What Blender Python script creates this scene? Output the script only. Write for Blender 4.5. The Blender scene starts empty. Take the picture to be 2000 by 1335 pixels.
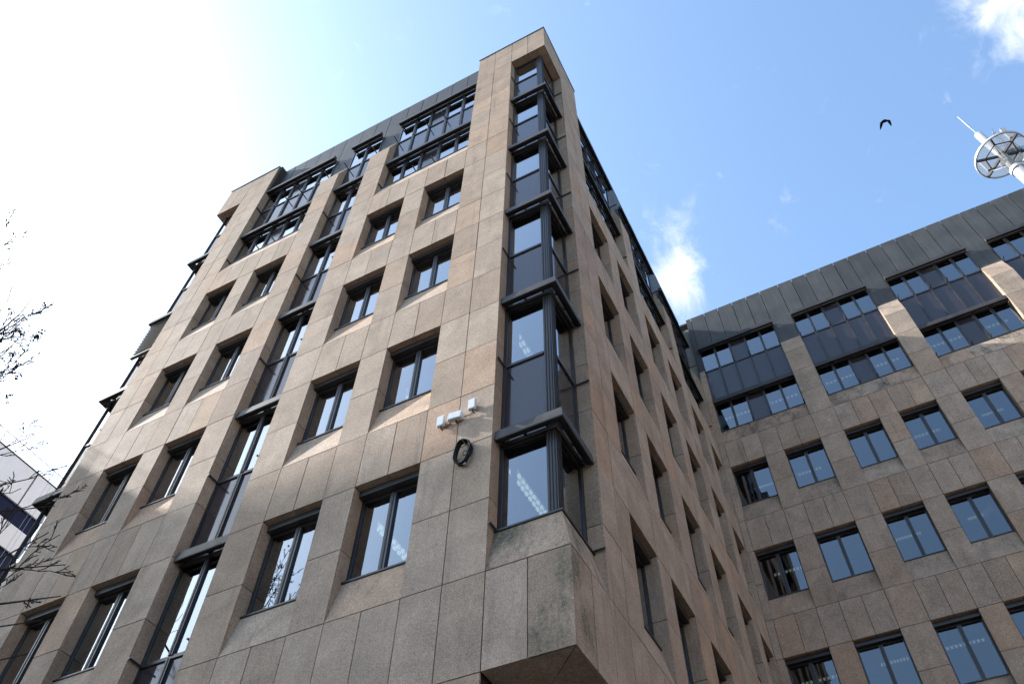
import bpy, bmesh, math, random
from mathutils import Vector, Matrix

random.seed(7)
S = 0.6            # metres per stone module (the width of one facade slab)
Z0 = 8.0           # height above the pavement of the lowest window-sill course

def W(x, y, z):    # module coordinates -> metres
    return Vector((x * S, y * S, z * S + Z0))

# ------------------------------------------------------------------ camera
scene = bpy.context.scene
cam_d = bpy.data.cameras.new('camera')
cam = bpy.data.objects.new('camera', cam_d)
scene.collection.objects.link(cam)
CAM_M = (5.0200, -11.7849, -10.6723)
CAM_R = Matrix(((0.88668117, 0.36391912, 0.28523564),
                (0.46211505, -0.718397, -0.51995714),
                (0.01569008, 0.59284789, -0.8051616)))
cam.matrix_world = Matrix.Translation(W(*CAM_M)) @ CAM_R.to_4x4()
cam_d.sensor_width = 36.0
cam_d.lens = 36.0 * 1599.1 / 2000.0
cam_d.clip_start = 0.05
cam_d.clip_end = 3000
scene.camera = cam

# ------------------------------------------------------------------ sun, sky, exposure
SUN = Vector((-1.0, -0.165, 0.75)).normalized()
sun_d = bpy.data.lights.new('sun', 'SUN')
sun_d.energy = 3.2
sun_d.angle = math.radians(0.53)
sun_d.color = (1.0, 0.985, 0.955)
sun = bpy.data.objects.new('sun', sun_d)
scene.collection.objects.link(sun)
sun.rotation_euler = (-SUN).to_track_quat('-Z', 'Y').to_euler()
sun.location = (-60, -20, 60)

vs = scene.view_settings
vs.view_transform = 'Standard'
vs.look = 'None'
vs.gamma = 1.0
vs.use_curve_mapping = False
vs.exposure = 2.12

world = bpy.data.worlds.new('World')
scene.world = world
world.use_nodes = True
nt = world.node_tree
nt.nodes.clear()
def N(tree, kind, **kw):
    n = tree.nodes.new(kind)
    for k, v in kw.items():
        setattr(n, k, v)
    return n
def LK(tree, a, b):
    tree.links.new(a, b)
def mathn(tree, op, a, b=None, clamp=False):
    n = N(tree, 'ShaderNodeMath', operation=op, use_clamp=clamp)
    for i, v in enumerate((a, b)):
        if v is None: continue
        if isinstance(v, (int, float)): n.inputs[i].default_value = v
        else: LK(tree, v, n.inputs[i])
    return n.outputs[0]
def maprange(tree, v, a, b, c=0.0, d=1.0, smooth=False):
    n = N(tree, 'ShaderNodeMapRange')
    if smooth: n.interpolation_type = 'SMOOTHSTEP'
    LK(tree, v, n.inputs['Value'])
    for k, q in zip(('From Min', 'From Max', 'To Min', 'To Max'), (a, b, c, d)):
        n.inputs[k].default_value = q
    return n.outputs[0]
def mixc(tree, fac, a, b, mode='MIX'):
    n = N(tree, 'ShaderNodeMix', data_type='RGBA', blend_type=mode)
    for sock, v in ((n.inputs[0], fac), (n.inputs[6], a), (n.inputs[7], b)):
        if isinstance(v, (int, float)): sock.default_value = v
        elif isinstance(v, (tuple, list)): sock.default_value = (*v, 1.0)
        else: LK(tree, v, sock)
    return n.outputs[2]

sky = N(nt, 'ShaderNodeTexSky', sky_type='NISHITA')
sky.sun_disc = False
sky.sun_elevation = math.asin(SUN.z)
sky.sun_rotation = math.atan2(SUN.x, SUN.y)
sky.altitude = 50
sky.air_density = 1.0
sky.dust_density = 1.6
sky.ozone_density = 1.0
tc = N(nt, 'ShaderNodeTexCoord')
def noise(tree, vec, scale, detail=4.0, rough=0.55, dist=0.0):
    n = N(tree, 'ShaderNodeTexNoise')
    n.inputs['Scale'].default_value = scale
    n.inputs['Detail'].default_value = detail
    n.inputs['Roughness'].default_value = rough
    n.inputs['Distortion'].default_value = dist
    if vec is not None: LK(tree, vec, n.inputs['Vector'])
    return n.outputs[0]
gen = tc.outputs['Generated']
cn = noise(nt, gen, 22.0, 8.0, 0.62, 0.5)
cn2 = noise(nt, gen, 2.2, 3.0, 0.5)
def cloud_bank(direction, inner, outer, weight):
    d = Vector(direction).normalized()
    vm = N(nt, 'ShaderNodeVectorMath', operation='DISTANCE')
    LK(nt, gen, vm.inputs[0]); vm.inputs[1].default_value = d
    f = maprange(nt, vm.outputs['Value'], outer, inner, 0.0, weight, True)
    return f
banks = [((-0.083, 0.562, 0.823), 0.0, 0.062, 0.46), ((-0.074, 0.532, 0.843), 0.0, 0.056, 0.30), ((-0.055, 0.492, 0.868), 0.0, 0.06, 0.17),
         ((0.0232, 0.4641, 0.8855), 0.0, 0.05, 0.10), ((0.345, 0.405, 0.850), 0.01, 0.11, 0.50),
         # broken cloud mirrored in the lower windows, then a right-hand bank added to whiten shade
         ((0.25, -0.96, 0.10), 0.1, 0.50, 0.34), ((0.92, -0.15, 0.42), 0.15, 0.72, 0.30)]
tot = None
for d, i, o, w in banks:
    f = cloud_bank(d, i, o, w)
    tot = f if tot is None else mathn(nt, 'ADD', tot, f)
dens = mathn(nt, 'ADD', cn, tot)
dens = mathn(nt, 'ADD', dens, mathn(nt, 'MULTIPLY', mathn(nt, 'SUBTRACT', cn2, 0.5), 0.22))
cfac = maprange(nt, dens, 0.60, 1.16, 0.0, 0.90, True)
skyc = sky.outputs[0]
hsv = N(nt, 'ShaderNodeHueSaturation')
hsv.inputs['Saturation'].default_value = 1.0
LK(nt, skyc, hsv.inputs['Color'])
skyc = mixc(nt, 1.0, hsv.outputs[0], (0.92, 1.015, 1.03), 'MULTIPLY')
clouded = mixc(nt, cfac, skyc, (3.4, 3.45, 3.5))
bg = N(nt, 'ShaderNodeBackground')
bg.inputs['Strength'].default_value = 0.10
LK(nt, clouded, bg.inputs['Color'])
wo = N(nt, 'ShaderNodeOutputWorld')
LK(nt, bg.outputs[0], wo.inputs['Surface'])

scene.cycles.use_denoising = True
scene.cycles.max_bounces = 7
scene.cycles.diffuse_bounces = 3
scene.cycles.glossy_bounces = 4
scene.cycles.transparent_max_bounces = 10
scene.cycles.transmission_bounces = 4
scene.cycles.caustics_reflective = False
scene.cycles.sample_clamp_indirect = 8.0

# ------------------------------------------------------------------ materials
def new_mat(name):
    m = bpy.data.materials.new(name)
    m.use_nodes = True
    t = m.node_tree
    b = t.nodes['Principled BSDF']
    return m, t, b

def stone_mat(name, dirt=0.0, green=0.0):
    m, t, b = new_mat(name)
    geo = N(t, 'ShaderNodeNewGeometry')
    pos = geo.outputs['Position']
    oi = N(t, 'ShaderNodeObjectInfo')
    rnd = oi.outputs['Random']
    off = N(t, 'ShaderNodeVectorMath', operation='SCALE')
    comb = N(t, 'ShaderNodeCombineXYZ')
    for i in range(3): LK(t, rnd, comb.inputs[i])
    LK(t, comb.outputs[0], off.inputs[0]); off.inputs['Scale'].default_value = 40.0
    add = N(t, 'ShaderNodeVectorMath', operation='ADD')
    LK(t, pos, add.inputs[0]); LK(t, off.outputs[0], add.inputs[1])
    pp = add.outputs[0]
    grain = noise(t, pos, 64.0, 3.0, 0.7)
    vor = N(t, 'ShaderNodeTexVoronoi'); vor.inputs['Scale'].default_value = 85.0
    LK(t, pos, vor.inputs['Vector'])
    blotch = noise(t, pp, 1.5, 4.0, 0.6, 0.6)
    vein = noise(t, pp, 3.2, 6.0, 0.65, 1.6)
    # per-slab tone
    ramp = N(t, 'ShaderNodeValToRGB'); ramp.color_ramp.interpolation = 'LINEAR'
    e = ramp.color_ramp.elements
    e[0].position = 0.0; e[0].color = (0.312, 0.230, 0.172, 1)
    e[1].position = 1.0; e[1].color = (0.378, 0.270, 0.196, 1)
    for pos_, c in ((0.35, (0.364, 0.280, 0.216, 1)), (0.7, (0.338, 0.259, 0.200, 1)), (0.88, (0.364, 0.249, 0.176, 1))):
        q = e.new(pos_); q.color = c
    LK(t, rnd, ramp.inputs[0])
    col = ramp.outputs[0]
    rust = maprange(t, vein, 0.54, 0.72, 0.0, 0.42, True)
    col = mixc(t, rust, col, (0.33, 0.215, 0.145))
    g0 = noise(t, pos, 19.0, 2.0, 0.6)
    g1 = mathn(t, 'MULTIPLY', maprange(t, grain, 0.32, 0.68, 0.58, 1.40), maprange(t, g0, 0.33, 0.67, 0.9, 1.1))
    col = mixc(t, 1.0, col, g1, 'MULTIPLY')
    spk = maprange(t, vor.outputs['Distance'], 0.08, 0.42, 0.80, 1.08)
    col = mixc(t, 1.0, col, spk, 'MULTIPLY')
    bl = maprange(t, blotch, 0.3, 0.7, 0.80, 1.14)
    col = mixc(t, 1.0, col, bl, 'MULTIPLY')
    # rain streaks that run down the slabs
    mp = N(t, 'ShaderNodeMapping'); mp.inputs['Scale'].default_value = (5.0, 5.0, 0.35)
    LK(t, pos, mp.inputs['Vector'])
    st = noise(t, mp.outputs[0], 1.0, 5.0, 0.65)
    stf = maprange(t, st, 0.52, 0.78, 0.0, 0.42 + dirt * 0.30, True)
    col = mixc(t, stf, col, (0.105, 0.092, 0.078))
    if dirt:
        mp2 = N(t, 'ShaderNodeMapping'); mp2.inputs['Scale'].default_value = (2.2, 2.2, 1.1)
        LK(t, pos, mp2.inputs['Vector'])
        dn = noise(t, mp2.outputs[0], 1.0, 6.0, 0.7)
        df = maprange(t, dn, 0.42, 0.66, 0.0, dirt, True)
        fine = noise(t, pos, 20.0, 3.0, 0.7)
        df = mathn(t, 'MULTIPLY', df, maprange(t, fine, 0.35, 0.6, 0.35, 1.0))
        col = mixc(t, df, col, (0.055, 0.052 + green * 0.03, 0.045))
    LK(t, col, b.inputs['Base Color'])
    b.inputs['Roughness'].default_value = 0.85
    b.inputs['Specular IOR Level'].default_value = 0.12
    bump = N(t, 'ShaderNodeBump'); bump.inputs['Strength'].default_value = 0.22; bump.inputs['Distance'].default_value = 0.004
    LK(t, grain, bump.inputs['Height']); LK(t, bump.outputs[0], b.inputs['Normal'])
    return m

M = {}
M['stone'] = stone_mat('granite')
M['stone_dirty'] = stone_mat('granite_weathered', 0.9)
M['stone_sooty'] = stone_mat('granite_sooty', 0.5)
M['stone_stained'] = stone_mat('granite_algae', 0.85, 0.5)

def metal_mat(name, col, rough, metallic=0.0, var=0.15, spec=0.5, scl=1.2):
    m, t, b = new_mat(name)
    geo = N(t, 'ShaderNodeNewGeometry')
    oi = N(t, 'ShaderNodeObjectInfo')
    n1 = noise(t, geo.outputs['Position'], scl, 5.0, 0.6)
    mp = N(t, 'ShaderNodeMapping'); mp.inputs['Scale'].default_value = (7.0, 7.0, 0.6)
    LK(t, geo.outputs['Position'], mp.inputs['Vector'])
    n2 = noise(t, mp.outputs[0], 1.0, 4.0, 0.6)
    f = mathn(t, 'MULTIPLY', maprange(t, n1, 0.3, 0.7, 1 - var, 1 + var), maprange(t, n2, 0.3, 0.7, 1 - var * 0.8, 1 + var * 0.8))
    f = mathn(t, 'MULTIPLY', f, maprange(t, oi.outputs['Random'], 0, 1, 1 - var * 0.6, 1 + var * 0.6))
    c = mixc(t, 1.0, col, f, 'MULTIPLY')
    LK(t, c, b.inputs['Base Color'])
    b.inputs['Metallic'].default_value = metallic
    b.inputs['Specular IOR Level'].default_value = spec
    r = maprange(t, n1, 0.3, 0.7, rough - 0.07, rough + 0.09)
    LK(t, r, b.inputs['Roughness'])
    return m

M['frame'] = metal_mat('bronze_frame', (0.030, 0.027, 0.027), 0.34, spec=0.5)
M['awning'] = metal_mat('awning_casing', (0.042, 0.037, 0.035), 0.48, var=0.28, spec=0.25)
M['fascia'] = metal_mat('slate_fascia', (0.056, 0.055, 0.053), 0.55, var=0.20, spec=0.25)
M['core'] = metal_mat('joint_backing', (0.055, 0.045, 0.037), 0.9, spec=0.1)  # dark mortar-toned backing that shows in the open joints
M['spandrel'] = metal_mat('spandrel_glass', (0.034, 0.028, 0.031), 0.09, var=0.06, spec=0.6)
M['white_metal'] = metal_mat('white_metal', (0.56, 0.565, 0.59), 0.45, var=0.05)
M['mast_white'] = metal_mat('mast_paint', (0.24, 0.235, 0.25), 0.45, var=0.06)
M['galv'] = metal_mat('galvanised', (0.45, 0.46, 0.47), 0.4, metallic=0.3, var=0.12)
M['black'] = metal_mat('black_rubber', (0.010, 0.011, 0.012), 0.55, var=0.1, spec=0.15)
M['feather'] = metal_mat('black_feather', (0.008, 0.008, 0.009), 0.8, var=0.1, spec=0.05)
M['bark'] = metal_mat('bark', (0.030, 0.025, 0.021), 0.9, var=0.3, spec=0.2, scl=9)
M['leaf'] = metal_mat('dry_leaf', (0.05, 0.045, 0.03), 0.8, var=0.3, spec=0.2, scl=6)
M['ceiling'] = metal_mat('ceiling_tile', (0.22, 0.23, 0.23), 0.9, var=0.04)
M['inside'] = metal_mat('room_wall', (0.20, 0.20, 0.19), 0.9, var=0.06)
M['curtain'] = metal_mat('curtain_cloth', (0.42, 0.45, 0.42), 0.9, var=0.1, scl=5)
M['white_clad'] = metal_mat('white_cladding', (0.78, 0.80, 0.81), 0.5, var=0.03)
M['navy_glass'] = metal_mat('navy_ribbon_glass', (0.010, 0.015, 0.045), 0.3, var=0.1, spec=0.12)
M['slat'] = metal_mat('blind_slat', (0.16, 0.14, 0.11), 0.5, var=0.1)
M['grating'] = metal_mat('platform_deck', (0.55, 0.58, 0.62), 0.6, var=0.06)
M['block'] = metal_mat('added_block_wall', (0.42, 0.39, 0.35), 0.9, var=0.08)
M['bounce_wall'] = metal_mat('bounce_ochre', (0.30, 0.24, 0.185), 0.9, var=0.06)  # wall of the added courtyard block, toned for its warm bounce
M['asphalt'] = metal_mat('asphalt', (0.05, 0.05, 0.052), 0.9, var=0.2)
M['paving'] = metal_mat('paving', (0.07, 0.066, 0.06), 0.9, var=0.12)
M['kerb'] = metal_mat('kerb_granite', (0.33, 0.32, 0.31), 0.8, var=0.12)

def glass_mat(name, ior, tint, rough=0.0):
    m = bpy.data.materials.new(name); m.use_nodes = True
    t = m.node_tree; t.nodes.clear()
    out = N(t, 'ShaderNodeOutputMaterial')
    tr = N(t, 'ShaderNodeBsdfTransparent'); tr.inputs['Color'].default_value = (*tint, 1)
    gl = N(t, 'ShaderNodeBsdfGlossy'); gl.inputs['Roughness'].default_value = rough
    gl.inputs['Color'].default_value = (0.93, 0.97, 1.0, 1)
    geo = N(t, 'ShaderNodeNewGeometry')
    nz = noise(t, geo.outputs['Position'], 0.9, 2.0, 0.5)
    bump = N(t, 'ShaderNodeBump'); bump.inputs['Strength'].default_value = 0.06; bump.inputs['Distance'].default_value = 0.02
    LK(t, nz, bump.inputs['Height'])
    LK(t, bump.outputs[0], gl.inputs['Normal'])
    # symmetric Fresnel so that front and back faces of the thin pane reflect alike
    lw = N(t, 'ShaderNodeLayerWeight'); lw.inputs['Blend'].default_value = 0.5
    p5 = mathn(t, 'POWER', lw.outputs['Facing'], 2.0)
    f0 = ((ior - 1) / (ior + 1)) ** 2
    fac = mathn(t, 'ADD', mathn(t, 'MULTIPLY', p5, 1 - f0), f0, True)
    mx = N(t, 'ShaderNodeMixShader')
    LK(t, fac, mx.inputs[0]); LK(t, tr.outputs[0], mx.inputs[1]); LK(t, gl.outputs[0], mx.inputs[2])
    LK(t, mx.outputs[0], out.inputs['Surface'])
    return m
M['glass'] = glass_mat('window_glass', 2.0, (0.24, 0.28, 0.29))

def emit_mat(name, col, s):
    m = bpy.data.materials.new(name); m.use_nodes = True
    t = m.node_tree; t.nodes.clear()
    e = N(t, 'ShaderNodeEmission'); e.inputs[0].default_value = (*col, 1); e.inputs[1].default_value = s
    o = N(t, 'ShaderNodeOutputMaterial'); LK(t, e.outputs[0], o.inputs[0])
    return m
def frosted_mat():
    m = bpy.data.materials.new('frosted_panel'); m.use_nodes = True
    t = m.node_tree; t.nodes.clear()
    tr = N(t, 'ShaderNodeBsdfTransparent'); tl = N(t, 'ShaderNodeBsdfTranslucent'); tl.inputs[0].default_value = (.13, .14, .145, 1)
    mx = N(t, 'ShaderNodeMixShader'); mx.inputs[0].default_value = .35
    LK(t, tr.outputs[0], mx.inputs[1]); LK(t, tl.outputs[0], mx.inputs[2])
    o = N(t, 'ShaderNodeOutputMaterial'); LK(t, mx.outputs[0], o.inputs[0])
    return m
M['frosted'] = frosted_mat()
M['lamp_dim'] = emit_mat('lamp_tube_far', (1.0, 0.95, 0.84), 0.42)
M['lamp'] = emit_mat('lamp_tube', (1.0, 0.95, 0.84), 1.3)

# ------------------------------------------------------------------ mesh helpers
C = scene.collection
BASE = {}     # world location of every parent object
def link(o, parent, loc):
    C.objects.link(o)
    loc = Vector(loc)
    if parent is not None:
        o.parent = parent
        o.location = loc - BASE[parent.name]
    else:
        o.location = loc
    BASE[o.name] = loc
    return o
def empty(name, loc, label=None, cat=None, group=None):
    o = bpy.data.objects.new(name, None); o.empty_display_size = 0.3
    link(o, None, loc)
    tag(o, label, cat, group)
    return o
def tag(o, label=None, cat=None, group=None, kind=None):
    if label: o['label'] = label
    if cat: o['category'] = cat
    if group: o['group'] = group
    if kind: o['kind'] = kind
    return o

class MB:
    def __init__(s): s.v = []; s.f = []
    def box(s, lo, hi):
        x0, y0, z0 = lo; x1, y1, z1 = hi
        n = len(s.v)
        s.v += [(x0, y0, z0), (x1, y0, z0), (x1, y1, z0), (x0, y1, z0), (x0, y0, z1), (x1, y0, z1), (x1, y1, z1), (x0, y1, z1)]
        s.f += [tuple(n + i for i in q) for q in ((0, 3, 2, 1), (4, 5, 6, 7), (0, 1, 5, 4), (1, 2, 6, 5), (2, 3, 7, 6), (3, 0, 4, 7))]
        return s
    def poly(s, pts0, pts1):      # a prism between two matching outlines
        n = len(s.v); k = len(pts0)
        s.v += [tuple(p) for p in pts0] + [tuple(p) for p in pts1]
        s.f += [tuple(n + i for i in range(k)), tuple(n + k + i for i in reversed(range(k)))]
        for i in range(k):
            j = (i + 1) % k
            s.f.append((n + i, n + k + i, n + k + j, n + j))
        return s
    def tube(s, pts, radii, sides=6, caps=True):
        n = len(s.v)
        pts = [Vector(p) for p in pts]
        ref = Vector((0.31, 0.47, 0.83)).normalized()
        for i, p in enumerate(pts):
            d = (pts[min(i + 1, len(pts) - 1)] - pts[max(i - 1, 0)])
            d = d.normalized() if d.length > 1e-9 else Vector((0, 0, 1))
            a = d.cross(ref)
            a = a.normalized() if a.length > 1e-3 else d.orthogonal().normalized()
            b = d.cross(a).normalized()
            r = radii[i] if isinstance(radii, (list, tuple)) else radii
            for k in range(sides):
                an = 2 * math.pi * k / sides
                s.v.append(tuple(p + a * (r * math.cos(an)) + b * (r * math.sin(an))))
        for i in range(len(pts) - 1):
            for k in range(sides):
                k2 = (k + 1) % sides
                s.f.append((n + i * sides + k, n + i * sides + k2, n + (i + 1) * sides + k2, n + (i + 1) * sides + k))
        if caps:
            s.f.append(tuple(n + k for k in reversed(range(sides))))
            s.f.append(tuple(n + (len(pts) - 1) * sides + k for k in range(sides)))
        return s
    def build(s, name, mat, parent=None, loc=None, smooth=False, recalc=True):
        if loc is None:
            loc = Vector((sum(v[0] for v in s.v) / len(s.v), sum(v[1] for v in s.v) / len(s.v), min(v[2] for v in s.v)))
        loc = Vector(loc)
        me = bpy.data.meshes.new(name)
        me.from_pydata([tuple(Vector(v) - loc) for v in s.v], [], s.f)
        if recalc:
            bm = bmesh.new(); bm.from_mesh(me)
            bmesh.ops.recalc_face_normals(bm, faces=bm.faces)
            bm.to_mesh(me); bm.free()
        if smooth:
            for p in me.polygons: p.use_smooth = True
        me.materials.append(mat)
        return link(bpy.data.objects.new(name, me), parent, loc)

UNIT = {}
def unit_box(mat):
    if mat.name not in UNIT:
        b = MB().box((-.5, -.5, -.5), (.5, .5, .5))
        me = bpy.data.meshes.new('slab_' + mat.name)
        me.from_pydata(b.v, [], b.f); me.materials.append(mat)
        UNIT[mat.name] = me
    return UNIT[mat.name]
def slab(name, lo, hi, mat, parent):
    o = bpy.data.objects.new(name, unit_box(mat))
    c = (Vector(lo) + Vector(hi)) / 2
    link(o, parent, c)
    o.scale = Vector(hi) - Vector(lo)
    return o

class Facade:
    """u runs along the wall, d into the building, z up (all in modules)"""
    def __init__(s, o, ud, dd): s.o, s.ud, s.dd = o, ud, dd
    def p(s, u, d, z):
        return W(s.o[0] + u * s.ud[0] + d * s.dd[0], s.o[1] + u * s.ud[1] + d * s.dd[1], z)
    def bx(s, u0, u1, d0, d1, z0, z1):
        a, b = s.p(u0, d0, z0), s.p(u1, d1, z1)
        return (Vector((min(a.x, b.x), min(a.y, b.y), min(a.z, b.z))), Vector((max(a.x, b.x), max(a.y, b.y), max(a.z, b.z))))
    def prism(s, mb, u0, u1, prof):
        return mb.poly([s.p(u0, d, z) for d, z in prof], [s.p(u1, d, z) for d, z in prof])

def screen_area(lo, hi):
    """rough size in the photograph of a slab (only used to choose which slabs stay single objects)"""
    us, vs_ = [], []
    ci = cam.matrix_world.inverted()
    for x in (lo[0], hi[0]):
        for y in (lo[1], hi[1]):
            for z in (lo[2], hi[2]):
                q = ci @ Vector((x, y, z))
                if q.z > -0.1: return 0.0
                us.append(1000 + 1599.1 * q.x / -q.z); vs_.append(667.5 - 1599.1 * q.y / -q.z)
    w = min(max(us), 2020) - max(min(us), -20); h = min(max(vs_), 1355) - max(min(vs_), -20)
    return max(w, 0) * max(h, 0)

# ------------------------------------------------------------------ the grid read off the building
XA = [0.0, 0.964, 1.925, 2.951, 3.974, 4.957, 5.936, 6.95, 7.922, 8.89, 10.091, 11.07, 12.051, 13.237, 14.184, 15.128, 16.105, 17.041, 17.974, 18.935, 19.895, 20.785, 21.671]
YB = [0.0, 0.966, 1.93, 2.965, 3.998, 4.994, 5.99, 7.024, 8.018, 9.012, 10.357, 11.349, 12.34, 13.369, 14.359, 15.348, 16.687, 17.674, 18.66, 19.685, 20.67, 21.654, 21.995]
L = 21.995
def grp(a, b):   # window 2, pier 1, window 2 inside one group
    w = (b - a)
    return [a, a + w * .1985, a + w * .397, a + w * .603, a + w * .8015]
XC = [0.0] + grp(0.342, 5.28) + [5.28] + grp(6.52, 11.2) + [11.2] + grp(12.4, 17.1) + [17.1] + grp(18.3, 23.0) + [23.0, 24.2]
ZJ = {0: -2.239, 1: 0.0, 2: 2.025, 3: 4.037, 4: 6.035, 5: 8.021, 6: 9.993, 7: 11.952, 8: 13.898, 9: 15.831, 10: 17.751, 11: 19.657, 12: 21.551, 13: 23.431, 14: 25.298, 15: 27.152, 16: 28.993, 17: 30.821, 18: 32.635, 19: 34.437, 20: 35.781,
      -1: -4.26, -2: -6.29, -3: -8.5}
GROUND = -Z0 / S
CAPZ = 30.56      # where the stone piers stop under the metal fascia
RV = 0.40         # depth of the stone reveals
FD = 0.44         # face of the metal fascia
TH = 0.05         # slab thickness
G = 0.0115        # half a joint

fA = Facade((0, 0), (-1, 0), (0, 1))
fB = Facade((0, 0), (0, 1), (-1, 0))
fC = Facade((0, L), (1, 0), (0, 1))
fD = Facade((-XA[22], 0), (0, 1), (1, 0))

# ------------------------------------------------------------------ ground
g = MB(); g.box((-400, -400, -0.6), (400, 400, -0.13))
tag(g.build('ground', M['asphalt'], loc=(0, 0, -0.13)), kind='structure')
g = MB(); g.box((-60, -4.6, -0.5), (60, 60, 0.0))
tag(g.build('pavement', M['paving'], loc=(0, 0, 0)), kind='structure')
g = MB()
for i in range(-60, 60): g.box((i + .004, -4.9, -0.4), (i + .996, -4.604, -0.004))
tag(g.build('kerb', M['kerb'], loc=(0, -4.75, 0)), kind='structure')

# ------------------------------------------------------------------ buildings
tower = empty('office_building', W(-XA[22] / 2, 8, GROUND), 'brown granite office building with a recessed glazed corner and tall central window strip', 'building')
wing = empty('office_wing', W(12, L + 4, GROUND), 'granite office wing with dark fascia at the right, joining the corner building', 'building')
PANELS = {tower.name: [], wing.name: []}

def add_panel(owner, lo, hi, mat=None):
    PANELS[owner.name].append((screen_area(lo, hi), lo, hi, mat or M['stone']))

def front_cell(owner, F, u0, u1, z0, z1, ge=(1, 1), mat=None):
    j = random.uniform(-.004, .004)
    lo, hi = F.bx(u0 + G * ge[0], u1 - G * ge[1], 0.0 + j, TH, z0 + G, z1 - G)
    add_panel(owner, lo, hi, mat)

def reveal(owner, F, u, side, z0, z1, d0=TH + .006, d1=RV):
    """one stone lining piece on the pier side of an opening; side=+1 when the pier lies at larger u"""
    a, b = (u, u + TH) if side > 0 else (u - TH, u)
    slab('reveal_slab', *F.bx(a, b, d0, d1, z0 + G, z1 - G), M['stone'], owner)
def soffit(owner, F, u0, u1, z, n=2):
    for i in range(n):
        a = u0 + (u1 - u0) * i / n; b = u0 + (u1 - u0) * (i + 1) / n
        slab('soffit_slab', *F.bx(a + G, b - G, TH + .006, RV, z, z + TH), M['stone'], owner)
def sill_stone(owner, F, u0, u1, z, mat, n=1):
    for i in range(n):
        a = u0 + (u1 - u0) * i / n; b = u0 + (u1 - u0) * (i + 1) / n
        mb = MB(); F.prism(mb, a + (.004 if i == 0 else G * .7), b - (.004 if i == n - 1 else G * .7), [(0.0, z + G), (0.29, z + 1.2), (0.46, z + 1.2), (0.46, z + G)])
        mb.build('sill_slab', mat, owner)
def bars(F, lst, name, mat, parent, loc=None):
    mb = MB()
    for q in lst: mb.box(*F.bx(*q))
    return mb.build(name, mat, parent, loc)

def pane(F, u0, u1, z0, z1, parent, mat='glass', d=0.45, name='pane'):
    return slab(name, *F.bx(u0, u1, d, d + .02, z0, z1), M[mat], parent)

def curtain(F, u0, u1, z0, z1, parent, d=0.72):
    mb = MB(); n = 9
    p0, p1 = [], []
    for i in range(n + 1):
        u = u0 + (u1 - u0) * i / n
        dd = d + (.05 if i % 2 else 0)
        p0.append(F.p(u, dd, z0)); p1.append(F.p(u, dd, z1))
    for i in range(n + 1)[::-1]:
        u = u0 + (u1 - u0) * i / n
        dd = d + .025 + (.05 if i % 2 else 0)
        p0.append(F.p(u, dd, z0)); p1.append(F.p(u, dd, z1))
    mb.poly(p0, p1)
    return mb.build('curtain', M['curtain'], parent)

def punched_window(owner, F, u0, u1, zs, zh, curtain_side=None, sill_mat='stone'):
    """a two-pane window in a stone opening: sloped sill stone, linings, metal frame"""
    zm = None
    sill_stone(owner, F, u0, u1, zs, M[sill_mat])
    zb = zs + 1.25; e = 0.07; mid = (u0 + u1) / 2
    w = bars(F, [(u0 + .003, u0 + e, RV + .005, .52, zb, zh), (u1 - e, u1 - .003, RV + .005, .52, zb, zh), (u0 + e, u1 - e, RV + .005, .52, zh - .27, zh - .003),
                 (u0 + e, u1 - e, RV + .005, .52, zb, zb + .06), (mid - .085, mid + .085, RV - .02, .52, zb + .06, zh - .27)],
             'window', M['frame'], owner)
    bars(F, [(mid - .02, mid + .02, RV - .035, RV - .021, zb + .06, zh - .27)], 'cover_strip', M['awning'], w)
    bars(F, [(u0 + .004, u1 - .004, .25, .50, zs + 1.202, zs + 1.248)], 'sill', M['frame'], w)
    bars(F, [(u0 + .02, u1 - .02, .20, RV - .022, zh - .20, zh - .004)], 'blind_box', M['frame'], w)
    pane(F, u0 + e, mid - .085, zb + .06, zh - .27, w); pane(F, mid + .085, u1 - e, zb + .06, zh - .27, w)
    if curtain_side:
        cw = random.uniform(.22, .5)
        if curtain_side > 0: curtain(F, u1 - e - cw, u1 - e, zs + 1.2, zh - .05, w)
        else: curtain(F, u0 + e, u0 + e + cw, zs + 1.2, zh - .05, w)
    return w

def rods(F, lst, parent):
    for u, z in lst:
        mb = MB(); mb.tube([F.p(u, RV + .03, z), F.p(u, -0.02, z)], .03 * S, 6)
        mb.build('awning_rod', M['frame'], parent)

def awning_box(owner, F, u0, u1, z, h=.30, d0=.07, d1=.29):
    mb = MB()
    F.prism(mb, u0, u1, [(d0, z - .03), (d0 + .03, z + h - .03), (d0 + .06, z + h), (d1, z + h), (d1, z + .03), (d0 + .05, z - .06), (d0 + .01, z - .06)])
    o = mb.build('awning_box', M['awning'], owner)
    n = max(2, int((u1 - u0) / .9))
    for i in range(n + 1):
        u = u0 + .08 + (u1 - u0 - .16) * i / n
        mb = MB(); mb.box(*F.bx(u - .025, u + .025, d1, .47, z + .1, z + .2)); mb.build('bracket', M['frame'], o)
    mb = MB(); mb.box(*F.bx(u0 + .02, u1 - .02, d1 - .02 + .021, d1 + .08, z - .10, z - .02)); mb.build('awning_roller', M['frame'], o)
    return o

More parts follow.
